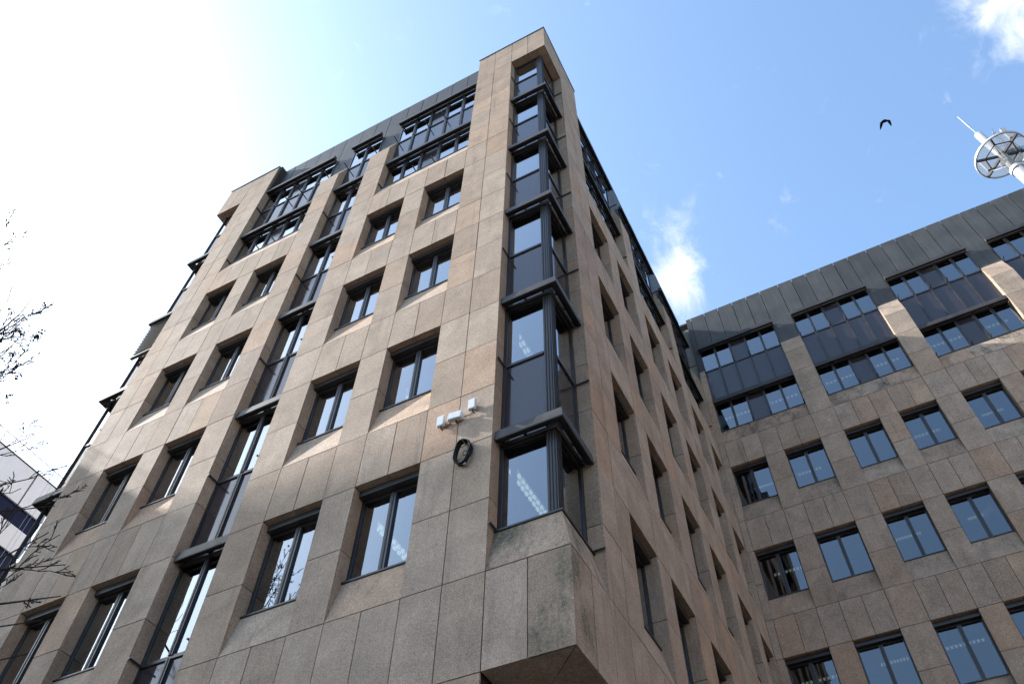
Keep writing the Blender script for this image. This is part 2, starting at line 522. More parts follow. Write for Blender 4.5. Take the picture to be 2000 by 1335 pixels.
def glazing(owner, F, cols, zb, zsp, zh, opaque_mid=False, rod=True, name='window_strip', e=.06, mw=.07):
    """a framed unit: spandrel panels zb..zsp, transom, panes zsp..zh between the column lines"""
    u0, u1 = cols[0], cols[-1]
    lst = [(u0 + .003, u0 + e, RV + .005, .52, zb, zh), (u1 - e, u1 - .003, RV + .005, .52, zb, zh), (u0 + e, u1 - e, RV + .005, .52, zh - .07, zh),
           (u0 + e, u1 - e, RV + .005, .52, zb, zb + .07)]
    if zsp > zb + .1: lst.append((u0 + e, u1 - e, RV + .005, .52, zsp - .05, zsp + .05))
    rows = [(zb + .07, zsp - .05), (zsp + .05, zh - .07)] if zsp > zb + .1 else [(zb + .07, zh - .07)]
    for c in cols[1:-1]:
        for a, b in rows: lst.append((c - mw, c + mw, RV - .02, .52, a, b))
    w = bars(F, lst, name, M['frame'], owner)
    for c in cols[1:-1]:
        for a, b in rows: bars(F, [(c - .018, c + .018, RV - .034, RV - .021, a, b)], 'cover_strip', M['awning'], w)
    for i in range(len(cols) - 1):
        a = cols[i] + (e if i == 0 else mw); b = cols[i + 1] - (e if i == len(cols) - 2 else mw)
        for k, (za, zc) in enumerate(rows):
            clear = (k == len(rows) - 1) and not (opaque_mid and i == (len(cols) - 1) // 2)
            pane(F, a, b, za, zc, w, 'glass' if clear else 'spandrel', name='pane' if clear else 'spandrel_panel')
    if rod:
        rz = zsp if zsp > zb + .1 else zb + .03
        rr = [(cols[0] + .05, rz), (cols[-1] - .05, rz)]
        if len(cols) > 4: rr += [(cols[2], rz), (cols[3], rz)]
        rods(F, rr, w)
    return w

def fascia(owner, F, u0, u1, z0, z1=35.80):
    if owner is wing: z1 = 36.38
    slab('fascia_panel', *F.bx(u0 + .016, u1 - .016, FD + random.uniform(-.006, .006), FD + .05, z0, z1), M['fascia'], owner)

WALLCORE = {tower.name: MB(), wing.name: MB()}
def core(owner, F, u0, u1, z0, z1, d0=TH + .012, d1=.62):
    if u1 - u0 > .01 and z1 - z0 > .01:
        WALLCORE[owner.name].box(*F.bx(u0, u1, d0, d1, z0, z1))

def build_group(owner, F, U, fl, curt=0, dirty='stone', sill='stone'):
    """five columns: window(2) pier(1) window(2); U = 6 column lines; fl = storeys"""
    for (a, b, c) in ((U[0], U[1], U[2]), (U[3], U[4], U[5])):
        for f in fl:
            zs, zh = ZJ[3 * f + 1], ZJ[3 * f + 3]
            punched_window(owner, F, a, c, zs, zh, curt or (random.choice((0, 0, 0, 1, -1)) if F is fC else 0), sill)
            soffit(owner, F, a, c, zh)
            for k in (1, 2):
                reveal(owner, F, a, -1, ZJ[3 * f + k], ZJ[3 * f + k + 1]); reveal(owner, F, c, 1, ZJ[3 * f + k], ZJ[3 * f + k + 1])
        for f in fl:     # spandrel course above each window
            zt = ZJ[3 * f + 4]
            front_cell(owner, F, a, b, ZJ[3 * f + 3], zt); front_cell(owner, F, b, c, ZJ[3 * f + 3], zt)
            core(owner, F, a - .1, c + .1, ZJ[3 * f + 3] + TH + .008, zt - .004)
    # narrow pier
    lo = 3 * fl[0] + 1
    for j in range(lo, 13): front_cell(owner, F, U[2], U[3], ZJ[j], ZJ[j + 1])
    core(owner, F, U[2] + TH + .004, U[3] - TH - .004, ZJ[lo], ZJ[13] - .004)
    # ribbon window with sloped stained sill
    sill_stone(owner, F, U[0], U[5], ZJ[13], M[dirty], 3)
    w = glazing(owner, F, U, ZJ[13] + 1.25, ZJ[13] + 1.25, ZJ[15] - .02, True, True, 'ribbon_window')
    bars(F, [(U[0] + .004, U[5] - .004, .25, .50, ZJ[13] + 1.202, ZJ[13] + 1.248)], 'sill', M['frame'], w)
    awning_box(owner, F, U[0] + .02, U[5] - .02, ZJ[15] - .10)
    glazing(owner, F, U, ZJ[15] + .0, 30.35, ZJ[18] - .10, True, True, 'ribbon_window')
    awning_box(owner, F, U[0] - .02, U[5] + .02, ZJ[18] - .22)
    for i in range(5): fascia(owner, F, U[i], U[i + 1], ZJ[18] - .09)

def build_pier(owner, F, us, j0, side_open=(True, True), capped=True, jtop=16, core_d=.62):
    """a stone pier between openings, slabs column by column"""
    u0, u1 = us[0], us[-1]
    for a, b in zip(us, us[1:]):
        for j in range(j0, jtop): front_cell(owner, F, a, b, ZJ[j], ZJ[j + 1])
    core(owner, F, u0 + (TH + .004 if side_open[0] else 0), u1 - (TH + .004 if side_open[1] else 0), ZJ[j0], ZJ[jtop] - .004, d1=core_d)
    if capped:
        mb = MB(); F.prism(mb, u0 + .002, u1 - .002, [(0.0, ZJ[16] + G), (FD, CAPZ), (.60, CAPZ), (.60, ZJ[16] + G)])
        mb.build('pier_cap', M['stone'], owner)
        for a, b in zip(us, us[1:]): fascia(owner, F, a, b, CAPZ + .012)
        bars(F, [(u0 + .004, u1 - .004, FD + .02, FD + .1, CAPZ + .005, ZJ[18])], 'fascia_return', M['fascia'], owner)

FL = [0, 1, 2, 3]
# ---- street front (A)
build_group(tower, fA, [XA[i] for i in (4, 5, 6, 7, 8, 9)], [-1] + FL, 1)
build_group(tower, fA, [XA[i] for i in (13, 14, 15, 16, 17, 18)], [-1] + FL, 1)
build_pier(tower, fA, [XA[2], XA[3], XA[4]], -2, (True, True), False, 20)
build_pier(tower, fA, [XA[18], XA[19], XA[20]], -2, (True, True), False, 20)
build_pier(tower, fA, [XA[9], XA[10]], -2)
build_pier(tower, fA, [XA[12], XA[13]], -2)
for u, s_, jr in ((XA[4], -1, range(13, 20)), (XA[9], 1, range(13, 16)), (XA[13], -1, range(13, 16)), (XA[18], 1, range(13, 20)),
                  (XA[10], -1, range(-2, 16)), (XA[12], 1, range(-2, 16))):
    for j in jr: reveal(tower, fA, u, s_, ZJ[j], ZJ[j + 1])
# central strip
for f in range(-1, 6):
    zb = ZJ[3 * f] + .0; zh = ZJ[3 * f + 3] - (.10 if f == 5 else .06)
    glazing(tower, fA, [XA[10], XA[11], XA[12]], zb, ZJ[3 * f] + 3.1, zh)
    awning_box(tower, fA, XA[10] + .02, XA[12] - .02, ZJ[3 * f + 3] - (.22 if f == 5 else .10))
for i in (10, 11): fascia(tower, fA, XA[i], XA[i + 1], ZJ[18] - .09)

# ---- shaded side front (B)
for a in (4, 10, 16):
    build_group(tower, fB, [YB[a + i] for i in range(6)], [-1] + FL)
build_pier(tower, fB, [YB[2], YB[3], YB[4]], -2, (True, True), False, 20)
build_pier(tower, fB, [YB[9], YB[10]], -2)
build_pier(tower, fB, [YB[15], YB[16]], -2)
build_pier(tower, fB, [YB[21], L - .002], -2, (True, False))
for u, s_, jr in ((YB[4], -1, range(13, 20)), (YB[9], 1, range(13, 16)), (YB[10], -1, range(13, 16)), (YB[15], 1, range(13, 16)), (YB[16], -1, range(13, 16)), (YB[21], 1, range(13, 16))):
    for j in jr: reveal(tower, fB, u, s_, ZJ[j], ZJ[j + 1])

# ---- wing (C)
for a in (1, 7, 13, 19):
    build_group(wing, fC, [XC[a + i] for i in range(6)], FL, 0, 'stone_dirty', 'stone_sooty')
build_pier(wing, fC, [0.002, XC[1]], 1, (False, True))
for a in (6, 12, 18, 24):
    build_pier(wing, fC, [XC[a], XC[a + 1]], 1)
for a in (1, 7, 13, 19):
    for j in range(13, 16):
        reveal(wing, fC, XC[a], -1, ZJ[j], ZJ[j + 1]); reveal(wing, fC, XC[a + 5], 1, ZJ[j], ZJ[j + 1])

# ---- glazed corner bays: the near corner (A with B) and the far one (A with the hidden end wall)
def corner_bay(F1, F2, e1, e2, near=True):
    """F1 and F2 share the corner at u=0"""
    c1, c2 = e1[0], e2[0]         # middle joints
    u1, u2 = e1[1], e2[1]         # inner edges of the recess
    T = tower
    # solid slabs below the recess, and the header above it
    for F, c, u in ((F1, c1, u1), (F2, c2, u2)):
        mat = M['stone_stained'] if near else M['stone']
        g0 = TH + .006 if F is F2 else 0
        front_cell(T, F, 0 + g0, c, ZJ[0], ZJ[1], (0, 1), mat); front_cell(T, F, c, u, ZJ[0], ZJ[1], (1, 1))
        for j in (18, 19):
            front_cell(T, F, 0 + g0, c, ZJ[j], ZJ[j + 1], (0, 1)); front_cell(T, F, c, u, ZJ[j], ZJ[j + 1])
        for j in range(1, 18): reveal(T, F, u, 1, ZJ[j], ZJ[j + 1])
        # head soffit stones
        for a, b in ((0.46, c), (c, u)):
            slab('soffit_slab', *F.bx(a + G, b - G, TH + .006, RV, ZJ[18], ZJ[18] + TH), M['stone'], T)
    def pl(d1, d2, z):      # a point d1 behind front 1 and d2 behind front 2
        return W(F1.o[0] + F1.dd[0] * d1 + F1.ud[0] * d2, F1.o[1] + F1.dd[1] * d1 + F1.ud[1] * d2, z)
    slab('soffit_slab', *sorted_box(pl(TH + .006, TH + .006, ZJ[18]), pl(.455, .455, ZJ[18] + TH)), M['stone'], T)
    # cores
    WALLCORE[T.name].box(*sorted_box(pl(TH + .012, TH + .012, ZJ[0] + .07), pl(1.925, 1.925, ZJ[1] - .01)))
    WALLCORE[T.name].box(*sorted_box(pl(TH + .012, TH + .012, ZJ[18] + TH + .006), pl(3.9, 3.9, ZJ[20] - .03)))
    # underside: two slabs meeting at a mitre
    mb = MB(); o = ZJ[0] + .012
    tri = [pl(.03, .03, o), pl(.03, u1 - .01, o), pl(1.915, u1 - .01, o)]
    mb.poly(tri, [p + Vector((0, 0, .05 * S)) for p in tri]); mb.build('underside_slab', M['stone'], T)
    mb = MB()
    tri = [pl(.055, .03, o), pl(1.93, .03, o), pl(1.93, u1 - .03, o)]
    mb.poly(tri, [p + Vector((0, 0, .05 * S)) for p in tri]); mb.build('underside_slab', M['stone'], T)
    # mitred sloping sill
    zs = ZJ[1]
    for k, (u, mt) in enumerate(((u1, 'stone_stained' if near else 'stone'), (u2, 'stone_stained' if near else 'stone'))):
        q = (lambda d, w_, z: pl(d, w_, z)) if k == 0 else (lambda d, w_, z: pl(w_, d, z))
        mb = MB()
        p0 = [q(0, 0, zs + G), q(.29, .29, zs + 1.2), q(.46, .46, zs + 1.2), q(.46, .46, zs + G)]
        p1 = [q(0, u - .004, zs + G), q(.29, u - .004, zs + 1.2), q(.46, u - .004, zs + 1.2), q(.46, u - .004, zs + G)]
        mb.poly(p0, p1); mb.build('sill_slab', M[mt], T)
    # storeys
    for f in range(0, 6):
        zb = zs + 1.25 if f == 0 else ZJ[3 * f]
        zsp = zb if f == 0 else ZJ[3 * f] + 3.12
        zh = ZJ[3 * f + 3] - (.004 if f == 5 else .06)
        rows = [(zb + .07, zh - .07)] if f == 0 else [(zb + .07, zsp - .05), (zsp + .05, zh - .07)]
        mb = MB(); post = .40; ps_ = .685 if near else .50
        # corner posts
        if near:
            mb.box(*sorted_box(pl(post, post, zb), pl(.60, .60, zh)))
            mb.box(*sorted_box(pl(post + .03, .605, zb), pl(.56, .68, zh))); mb.box(*sorted_box(pl(.605, post + .03, zb), pl(.68, .56, zh)))
        else:
            mb.box(*sorted_box(pl(post, post, zb), pl(.495, .495, zh)))
        for F, u in ((F1, u1), (F2, u2)):
            for q in ((u - .10, u - .003, RV + .005, .52, zb, zh), (ps_, u - .10, RV + .005, .52, zh - .07, zh), (ps_, u - .10, RV + .005, .52, zb, zb + .07)):
                mb.box(*F.bx(*q))
            if f: mb.box(*F.bx(ps_, u - .10, RV + .005, .52, zsp - .05, zsp + .05))
        w = mb.build('corner_window', M['frame'], T)
        for F, u in ((F1, u1), (F2, u2)):
            for k, (a, b) in enumerate(rows):
                clear = k == len(rows) - 1
                pane(F, ps_, u - .10, a, b, w, 'glass' if clear else 'spandrel', name='pane' if clear else 'spandrel_panel')
            for st in (.44, .52, .60) if near else (.44,):
                bars(F, [(st, st + .025, RV - .025, RV - .001 if st < .59 else RV + .02, zb + .01, zh - .01)], 'cover_strip', M['awning'], w)
            rods(F, [(u - .05, zsp if f else zb + .02)], w)
            curtain(F, u - .30, u - .12, zb + .05, zh, w)
        if f == 0:
            mb = MB()
            a_ = [pl(.25, .25, zs + 1.203), pl(.25, u1 - .004, zs + 1.203), pl(.395, u1 - .004, zs + 1.203), pl(.395, .395, zs + 1.203)]
            mb.poly(a_, [p + Vector((0, 0, .045 * S)) for p in a_])
            a_ = [pl(.25, .25, zs + 1.203), pl(u2 - .004, .25, zs + 1.203), pl(u2 - .004, .395, zs + 1.203), pl(.395, .395, zs + 1.203)]
            mb.poly(a_, [p + Vector((0, 0, .045 * S)) for p in a_])
            mb.build('sill', M['frame'], w)
        if f < 5:       # wrap-round awning casing
            z = ZJ[3 * f + 3] - .05
            mb = MB()
            prof = [(.07, z - .03), (.10, z + .27), (.13, z + .30), (.29, z + .30), (.29, z + .03), (.12, z - .06), (.08, z - .06)]
            mb.poly([pl(d, d, zz) for d, zz in prof], [pl(d, u1 - .03, zz) for d, zz in prof])
            mb.poly([pl(d, d, zz) for d, zz in prof], [pl(u2 - .03, d, zz) for d, zz in prof])
            o = mb.build('awning_box', M['awning'], T)
            for t_ in (.6, 1.2, 1.8):
                for k in (0, 1):
                    a, b = ((.29, t_), (.47, t_ + .05))
                    if k: a, b = a[::-1], b[::-1]
                    mb = MB(); mb.box(*sorted_box(pl(a[0], a[1], z + .1), pl(b[0], b[1], z + .2))); mb.build('bracket', M['frame'], o)
            mb = MB(); mb.tube([pl(.36, .36, z - .02), pl(.36, u1 - .05, z - .02)], .045 * S, 8); mb.build('awning_roller', M['frame'], o, smooth=True)
            mb = MB(); mb.tube([pl(.36, .36, z - .02), pl(u2 - .05, .36, z - .02)], .045 * S, 8); mb.build('awning_roller', M['frame'], o, smooth=True)
    return pl

def sorted_box(a, b):
    return (Vector((min(a.x, b.x), min(a.y, b.y), min(a.z, b.z))), Vector((max(a.x, b.x), max(a.y, b.y), max(a.z, b.z))))

corner_bay(fA, fB, (XA[1], XA[2]), (YB[1], YB[2]), True)
fA2 = Facade((-XA[22], 0), (1, 0), (0, 1))
w20 = XA[22] - XA[20]
corner_bay(fA2, fD, (XA[22] - XA[21], w20), (YB[1], YB[2]), False)

# copings on the two corner towers
def coping(x0, x1, y0, y1):
    mb = MB(); mb.box(W(x0, y0, ZJ[20] - .01), W(x1, y1, ZJ[20] + .06)); mb.build('coping', M['frame'], tower)
coping(-XA[4] - .03, .035, -.035, YB[4] + .03)
coping(-XA[22] - .035, -XA[18] + .03, -.035, YB[4] + .03)
# tower returns behind the front piers
for x0, x1 in ((-XA[4] + TH + .01, -.70), (-XA[22] + .7, -XA[18] - TH - .01)):
    WALLCORE[tower.name].box(W(x0, .63, ZJ[13]), W(x1, .9, ZJ[18]))
slab('reveal_slab', *sorted_box(W(-XA[4] - .0, YB[4] - .05, ZJ[18] + .3), W(-.06, YB[4], ZJ[20] - .02)), M['stone'], tower)

# end wall (hidden), rear walls, floors, ceilings, roofs
def part_box(name, a, b, mat, owner):
    mb = MB(); mb.box(*sorted_box(W(*a), W(*b))); return mb.build(name, mat, owner)
XE = -XA[22]
for u0, u1 in ((YB[2] + .06, 30),):
    part_box('end_wall', (XE + .02, u0, GROUND + .02), (XE + .6, u1, 35.6), M['stone'], tower)
part_box('rear_wall', (XE + .62, 29.4, GROUND + .02), (-.65, 30, 35.6), M['stone'], tower)
part_box('rear_wall', (0.1, L + 9.4, GROUND + .02), (26, L + 10, 35.6), M['stone'], wing)
part_box('end_wall', (24.22, L + .1, GROUND + .02), (25.4, L + 9.38, 35.6), M['stone'], wing)
part_box('party_wall', (-.64, L + .66, GROUND + .02), (.08, 30.8, 35.6), M['inside'], wing)
part_box('roof', (XE + .4, .56, 35.62), (-.56, 30, 35.74), M['fascia'], tower)
part_box('roof', (-.55, L + .56, 36.1), (26, L + 10, 36.25), M['fascia'], wing)
part_box('base_wall', (XE + .7, .07, GROUND + .01), (-XA[2] - .06, .62, ZJ[-2] - .005), M['stone'], tower)
part_box('base_wall', (-.62, YB[2] + .06, GROUND + .01), (-.07, L - .01, ZJ[-2] - .005), M['stone'], tower)
part_box('base_wall', (0.0, L + .07, GROUND + .01), (24.2, L + .62, ZJ[1] - .005), M['stone'], wing)
part_box('base_wall', (-XA[2] - .06 + .0, 1.93, GROUND + .01), (-.64, 2.3, ZJ[0] + .0), M['stone'], tower)
part_box('base_wall', (-2.3, .63, GROUND + .01), (-XA[2] - .0, 1.92, ZJ[0]), M['stone'], tower)
for f in range(-1, 6):
    zc = ZJ[3 * f + 3] + .02
    if f < 5:
        part_box('ceiling', (XE + .75, .66, zc), (-.70, 29, zc + .5), M['ceiling'], tower)
        if f >= 0: part_box('ceiling', (.1, L + .66, zc), (24, L + 9.3, zc + .5), M['ceiling'], wing)
    else:
        part_box('ceiling', (XE + .75, .66, zc), (-.70, 29, zc + .3), M['ceiling'], tower)
        part_box('ceiling', (.1, L + .66, zc), (24, L + 9.3, zc + .3), M['ceiling'], wing)
part_box('partition', (XE + .8, 9.0, ZJ[-2]), (-8.0, 9.2, 32.5), M['inside'], tower)
part_box('partition', (-8.2, 9.0, ZJ[-2]), (-8.0, 29, 32.5), M['inside'], tower)
part_box('partition', (.15, L + 7.0, ZJ[1]), (24, L + 7.2, 32.5), M['inside'], wing)

for ow in (tower, wing):
    WALLCORE[ow.name].build('wall', M['core'], ow, recalc=False)
    ps = sorted(PANELS[ow.name], key=lambda q: -q[0])
    for a, lo, hi, mt in ps[:300]: slab('stone_slab', lo, hi, mt, ow)
    if len(ps) > 300:
        mb = MB()
        for a, lo, hi, mt in ps[300:]: mb.box(lo, hi)
        tag(mb.build('stone_slabs', M['stone'], ow, recalc=False), kind='stuff')

# external blind half lowered at the far corner, and its guide wires
bl = empty('window_blind', W(XE + .1, .2, ZJ[12] - 3.0), 'half lowered slatted blind under a casing at the far left corner', 'blind')
for k in range(12):
    z = ZJ[12] - .2 - k * .205
    mb = MB()
    fA2.prism(mb, .18, w20 - .06, [(.17, z), (.31, z + .09), (.31, z + .11), (.17, z + .02)])
    mb.build('slat', M['slat'], bl)
mb = MB(); mb.box(*fA2.bx(.16, w20 - .05, .17, .31, ZJ[12] - .2 - 12 * .205 - .08, ZJ[12] - .2 - 12 * .205)); mb.build('bottom_rail', M['slat'], bl)
for k, (u, d) in enumerate(((.14, .14), (.14, .30))):
    mb = MB(); mb.tube([fA2.p(u, d, ZJ[1] + 1.3), fA2.p(u, d, ZJ[18] - .01)], .004, 5)
    tag(mb.build('guide_wire', M['galv']), ('outer' if k == 0 else 'inner') + ' thin vertical blind guide wire at the far left corner', 'wire')

# ------------------------------------------------------------------ lamps inside
def ceiling_lamp(p0, p1, label, cells, group, width=.12, tube='lamp'):
    p0, p1 = Vector(p0), Vector(p1)
    t = empty('ceiling_lamp', p0, label, 'lamp', group)
    d = (p1 - p0); ln = d.length; d.normalize()
    sd = d.cross(Vector((0, 0, 1))).normalized() * (width * S)
    up = Vector((0, 0, 1))
    mb = MB()
    a = [p0 - sd + up * .06, p0 + sd + up * .06, p0 + sd + up * .12, p0 - sd + up * .12]
    mb.poly(a, [q + d * ln for q in a]); mb.build('housing', M['white_metal'], t)
    for k in range(cells):
        c = p0 + d * (ln * (k + .5) / cells)
        for s_ in (-.5, .5):
            q = c + sd * s_
            w_ = d * (ln / cells * .26); h_ = sd * .26
            mb = MB()
            a = [q - w_ - h_, q + w_ - h_, q + w_ + h_, q - w_ + h_]
            mb.poly(a, [z + up * .05 for z in a]); mb.build('louvre', M[tube], t)
    return t
def storey(f): return ZJ[3 * f + 3] - .24
GL = 'lit office lamps seen through windows'
ceiling_lamp(W(-1.95, 1.05, storey(0)), W(-1.95, 3.6, storey(0)), 'lit louvre lamp in the lowest glazed corner window', 12, GL)
ceiling_lamp(W(-1.99, 1.2, storey(1)), W(-1.99, 3.6, storey(1)), 'lit louvre lamp in the corner window just above the wall antennas', 8, GL)
ceiling_lamp(W(-6.1, 1.1, storey(0)), W(-6.1, 3.7, storey(0)), 'lit louvre lamp in the window left of the black cable coil', 12, GL)
ceiling_lamp(W(-6.28, 1.35, storey(1)), W(-6.28, 3.7, storey(1)), 'lit louvre lamp in the window up left of the wall antennas', 6, GL)
ORD = ['first', 'second', 'third', 'fourth', 'fifth', 'sixth']
k = 0
for gi, a in enumerate((1, 7, 13)):
    for wi, (p, q) in enumerate(((0, 2), (3, 5))):
        for f in (1, 2, 3):
            if (gi * 2 + wi, f) in ((1, 2), (3, 1), (2, 3), (5, 2), (4, 1)): continue
            u0, u1 = XC[a + p] + random.choice((0, 0, .5)), XC[a + q] - random.choice((0, 0, .4))
            ceiling_lamp(W(u0 + .15, L + 2.0, storey(f)), W(u1 - .1, L + 2.0, storey(f)),
                         'lamp row in the %s wing window from the inner corner, %s floor below ribbon windows' % (ORD[gi * 2 + wi], ORD[3 - f]), 9, GL, .05, 'lamp_dim')
    u0, u1 = XC[a], XC[a + 5]
    ceiling_lamp(W(u0 + .2, L + 1.6, storey(4)), W(u1 - .2, L + 1.6, storey(4)), 'lamp row behind the lower ribbon window of the wing, %s bay from the inner corner' % ORD[gi], 19, GL, .05, 'lamp_dim')

# ------------------------------------------------------------------ wall antennas and cable coil
def rounded_box(mb, c, hx, hy, hz, rot=0.0, bev=.25):
    """flat case with chamfered corners; local x along the wall, z up, rotated in the wall plane"""
    b = min(hx, hz) * bev
    out = [(-hx + b, -hz), (hx - b, -hz), (hx, -hz + b), (hx, hz - b), (hx - b, hz), (-hx + b, hz), (-hx, hz - b), (-hx, -hz + b)]
    cr, sr = math.cos(rot), math.sin(rot)
    def pt(x, y, z, k=1.0): return (c[0] + k * (x * cr - z * sr), c[1] + y, c[2] + k * (x * sr + z * cr))
    mb.poly([pt(x, -hy * .6, z) for x, z in out], [pt(x, hy, z) for x, z in out])
    mb.poly([pt(x, -hy, z, .9) for x, z in out], [pt(x, -hy * .601, z, .985) for x, z in out])
def antenna(loc, hx, hz, rot, label, hy=.028):
    a = empty('wall_antenna', loc, label, 'antenna', 'white antennas on the wall')
    c = Vector(loc)
    mb = MB(); rounded_box(mb, (c.x, c.y - .075, c.z), hx, hy, hz, rot, .18); mb.build('case', M['white_metal'], a)
    mb = MB(); mb.box((c.x - .03, c.y - .05, c.z - hz * .5), (c.x + .03, c.y - .001, c.z + hz * .3)); mb.build('bracket', M['galv'], a)
    mb = MB()
    mb.tube([(c.x + .01, c.y - .06, c.z - hz), (c.x + .01, c.y - .06, c.z - hz - .04), (c.x + .03, c.y - .03, c.z - hz - .06)], .012, 6)
    mb.build('connector', M['black'], a)
    return a
antenna(W(-3.42, 0, 5.16), .062, .115, 0.0, 'small upright white antenna box, leftmost of three on the wall')
antenna(W(-2.98, 0, 5.14), .125, .075, math.radians(-8), 'wide tilted white antenna box in the middle of three on the wall', .04)
antenna(W(-2.50, 0, 5.36), .062, .115, 0.0, 'small upright white antenna box, rightmost of three on the wall')
def wire(pts, r, name, label, cat='cable', mat='black'):
    mb = MB()
    P_ = []
    for i in range(len(pts) - 1):
        for t in range(6):
            f = t / 6; P_.append(Vector(pts[i]).lerp(Vector(pts[i + 1]), f) + Vector((0, 0, -math.sin(f * math.pi) * .03)))
    P_.append(Vector(pts[-1]))
    mb.tube(P_, r, 5)
    return tag(mb.build(name, M[mat], smooth=True), label, cat)
wire([W(-3.40, -.05, 4.95), W(-3.22, -.04, 5.02), W(-3.12, -.06, 5.10)], .006, 'antenna_cable', 'short dark cable between the left and middle wall antennas')
wire([W(-2.82, -.06, 5.16), W(-2.66, -.04, 5.12), W(-2.50, -.05, 5.14)], .006, 'antenna_cable', 'short dark cable between the middle and right wall antennas')
coil = empty('cable_coil', W(-2.68, 0, 3.2), 'black coiled cable hanging on a hook below the wall antennas', 'cable coil')
cc = W(-2.68, 0, 3.72)
rr = random.Random(3)
for k in range(7):
    mb = MB(); P_ = []
    rx, rz = .132 + rr.uniform(-.018, .014), .235 + rr.uniform(-.03, .02)
    oy = -.02 - .011 * k
    ph = rr.uniform(-.15, .15)
    for i in range(33):
        an = 2 * math.pi * i / 32
        P_.append((cc.x + rx * math.cos(an) + .012 * math.sin(3 * an + k), cc.y + oy + .008 * math.sin(2 * an + ph), cc.z + rz * math.sin(an) - (rz - .235) * .5))
    mb.tube(P_, .0135, 6, False); mb.build('loop', M['black'], coil, smooth=True)
mb = MB(); mb.tube([(cc.x, cc.y, cc.z + .23), (cc.x, cc.y - .12, cc.z + .225), (cc.x, cc.y - .13, cc.z + .26)], .012, 6); mb.build('hook', M['galv'], coil)
mb = MB(); P_ = [(cc.x + .05 + .035 * math.cos(t * .7), cc.y - .07, cc.z - .05 + .05 * math.sin(t * .7)) for t in range(8)]
mb.tube(P_, .007, 5); mb.build('loose_end', M['black'], coil, smooth=True)
mb = MB(); mb.tube([(cc.x - .01, cc.y - .05, cc.z - .22), (cc.x + .05, cc.y - .06, cc.z - .27), (cc.x + .07, cc.y - .06, cc.z - .25)], .014, 6); mb.build('plug', M['galv'], coil)

# ------------------------------------------------------------------ mast on the wing roof
MX, MY = 24.6, L + 4
mast = empty('telecom_mast', W(MX, MY, 36.25), 'white telecom mast with round antenna platform on the wing roof', 'mast')
def ringpts(r, z, n=48): return [W(MX + r * math.cos(2 * math.pi * i / n), MY + r * math.sin(2 * math.pi * i / n), z) for i in range(n + 1)]
mb = MB(); mb.tube([W(MX, MY, 36.26), W(MX, MY, 43.6)], .42 * S, 20); mb.build('lower_pole', M['mast_white'], mast, smooth=True)
mb = MB(); mb.tube([W(MX, MY, 43.61), W(MX, MY, 49.9)], [.30 * S, .28 * S], 18); mb.build('upper_pole', M['mast_white'], mast, smooth=True)
mb = MB(); mb.tube([W(MX, MY, 43.4), W(MX, MY, 43.75)], .50 * S, 20); mb.build('flange', M['galv'], mast)
mb = MB(); mb.tube([W(MX, MY, 49.91), W(MX, MY, 51.2), W(MX, MY, 51.25), W(MX, MY, 53.6)], [.035 * S, .035 * S, .06 * S, .045 * S], 8); mb.build('whip_antenna', M['mast_white'], mast)
R_P = 1.78; ZP = 46.0
mb = MB(); mb.tube(ringpts(R_P, ZP), .07 * S, 8, False); mb.build('platform_ring', M['galv'], mast, smooth=True)
mb = MB(); n_ = 48
ro, ri = ringpts(R_P + .06, ZP - .02), ringpts(R_P + .02, ZP - .02)
up_ = Vector((0, 0, .17 * S))
for i in range(n_):
    mb.poly([ro[i], ro[i + 1], ri[i + 1], ri[i]], [ro[i] + up_, ro[i + 1] + up_, ri[i + 1] + up_, ri[i] + up_])
mb.build('platform_rim', M['galv'], mast, recalc=False)
mb = MB()
o0 = [q for q in ringpts(R_P - .05, ZP + .08)[:-1]]
mb.poly(o0, [q + Vector((0, 0, .03)) for q in o0]); mb.build('platform_deck', M['frosted'], mast)
for k in range(6):
    an = math.radians(60 * k + 12)
    cx, sx = math.cos(an), math.sin(an)
    a, b = W(MX + .3 * cx, MY + .3 * sx, ZP), W(MX + R_P * cx, MY + R_P * sx, ZP)
    sd = Vector((-sx, cx, 0)) * .035
    mb = MB(); q = [a - sd - Vector((0, 0, .10)), a + sd - Vector((0, 0, .10)), a + sd + Vector((0, 0, .04)), a - sd + Vector((0, 0, .04))]
    mb.poly(q, [v + (b - a) for v in q]); mb.build('spoke', M['frame'], mast)
    an2 = an + math.radians(60)
    m0 = W(MX + 1.15 * cx, MY + 1.15 * sx, ZP - .02); m1 = W(MX + 1.15 * math.cos(an2), MY + 1.15 * math.sin(an2), ZP - .02)
    mb = MB(); mb.tube([m0, m1], .028, 5); mb.build('cross_bar', M['frame'], mast)
    br0 = W(MX + .3 * cx, MY + .3 * sx, ZP - 1.2); br1 = W(MX + 1.2 * cx, MY + 1.2 * sx, ZP - .1)
    if k % 2 == 0:
        mb = MB(); mb.tube([br0, br1], .03, 6); mb.build('brace', M['galv'], mast)
def drum(loc, facing, r, depth):
    d = Vector(facing).normalized()
    mb = MB(); mb.tube([Vector(loc), Vector(loc) + d * depth * .2, Vector(loc) + d * depth * .7, Vector(loc) + d * depth], [r * .55, r * .97, r, r * .9], 24)
    o = mb.build('dish', M['mast_white'], mast, smooth=False)
    mb = MB(); mb.tube([Vector(loc) - d * .02, Vector(loc) - d * .3], .06, 8); mb.build('dish_mount', M['galv'], o)
drum(W(MX + .9, MY + 1.0, ZP + 1.0), (.1, .5, .35), .50, .5)
for k, (dx, dy) in enumerate(((.9, -1.0), (1.3, .3), (-.9, .9))):
    b = W(MX + dx, MY + dy, ZP + .15)
    mb = MB(); mb.box(b - Vector((.09, .06, 0)), b + Vector((.09, .06, .95))); mb.build('panel_antenna', M['mast_white'], mast)
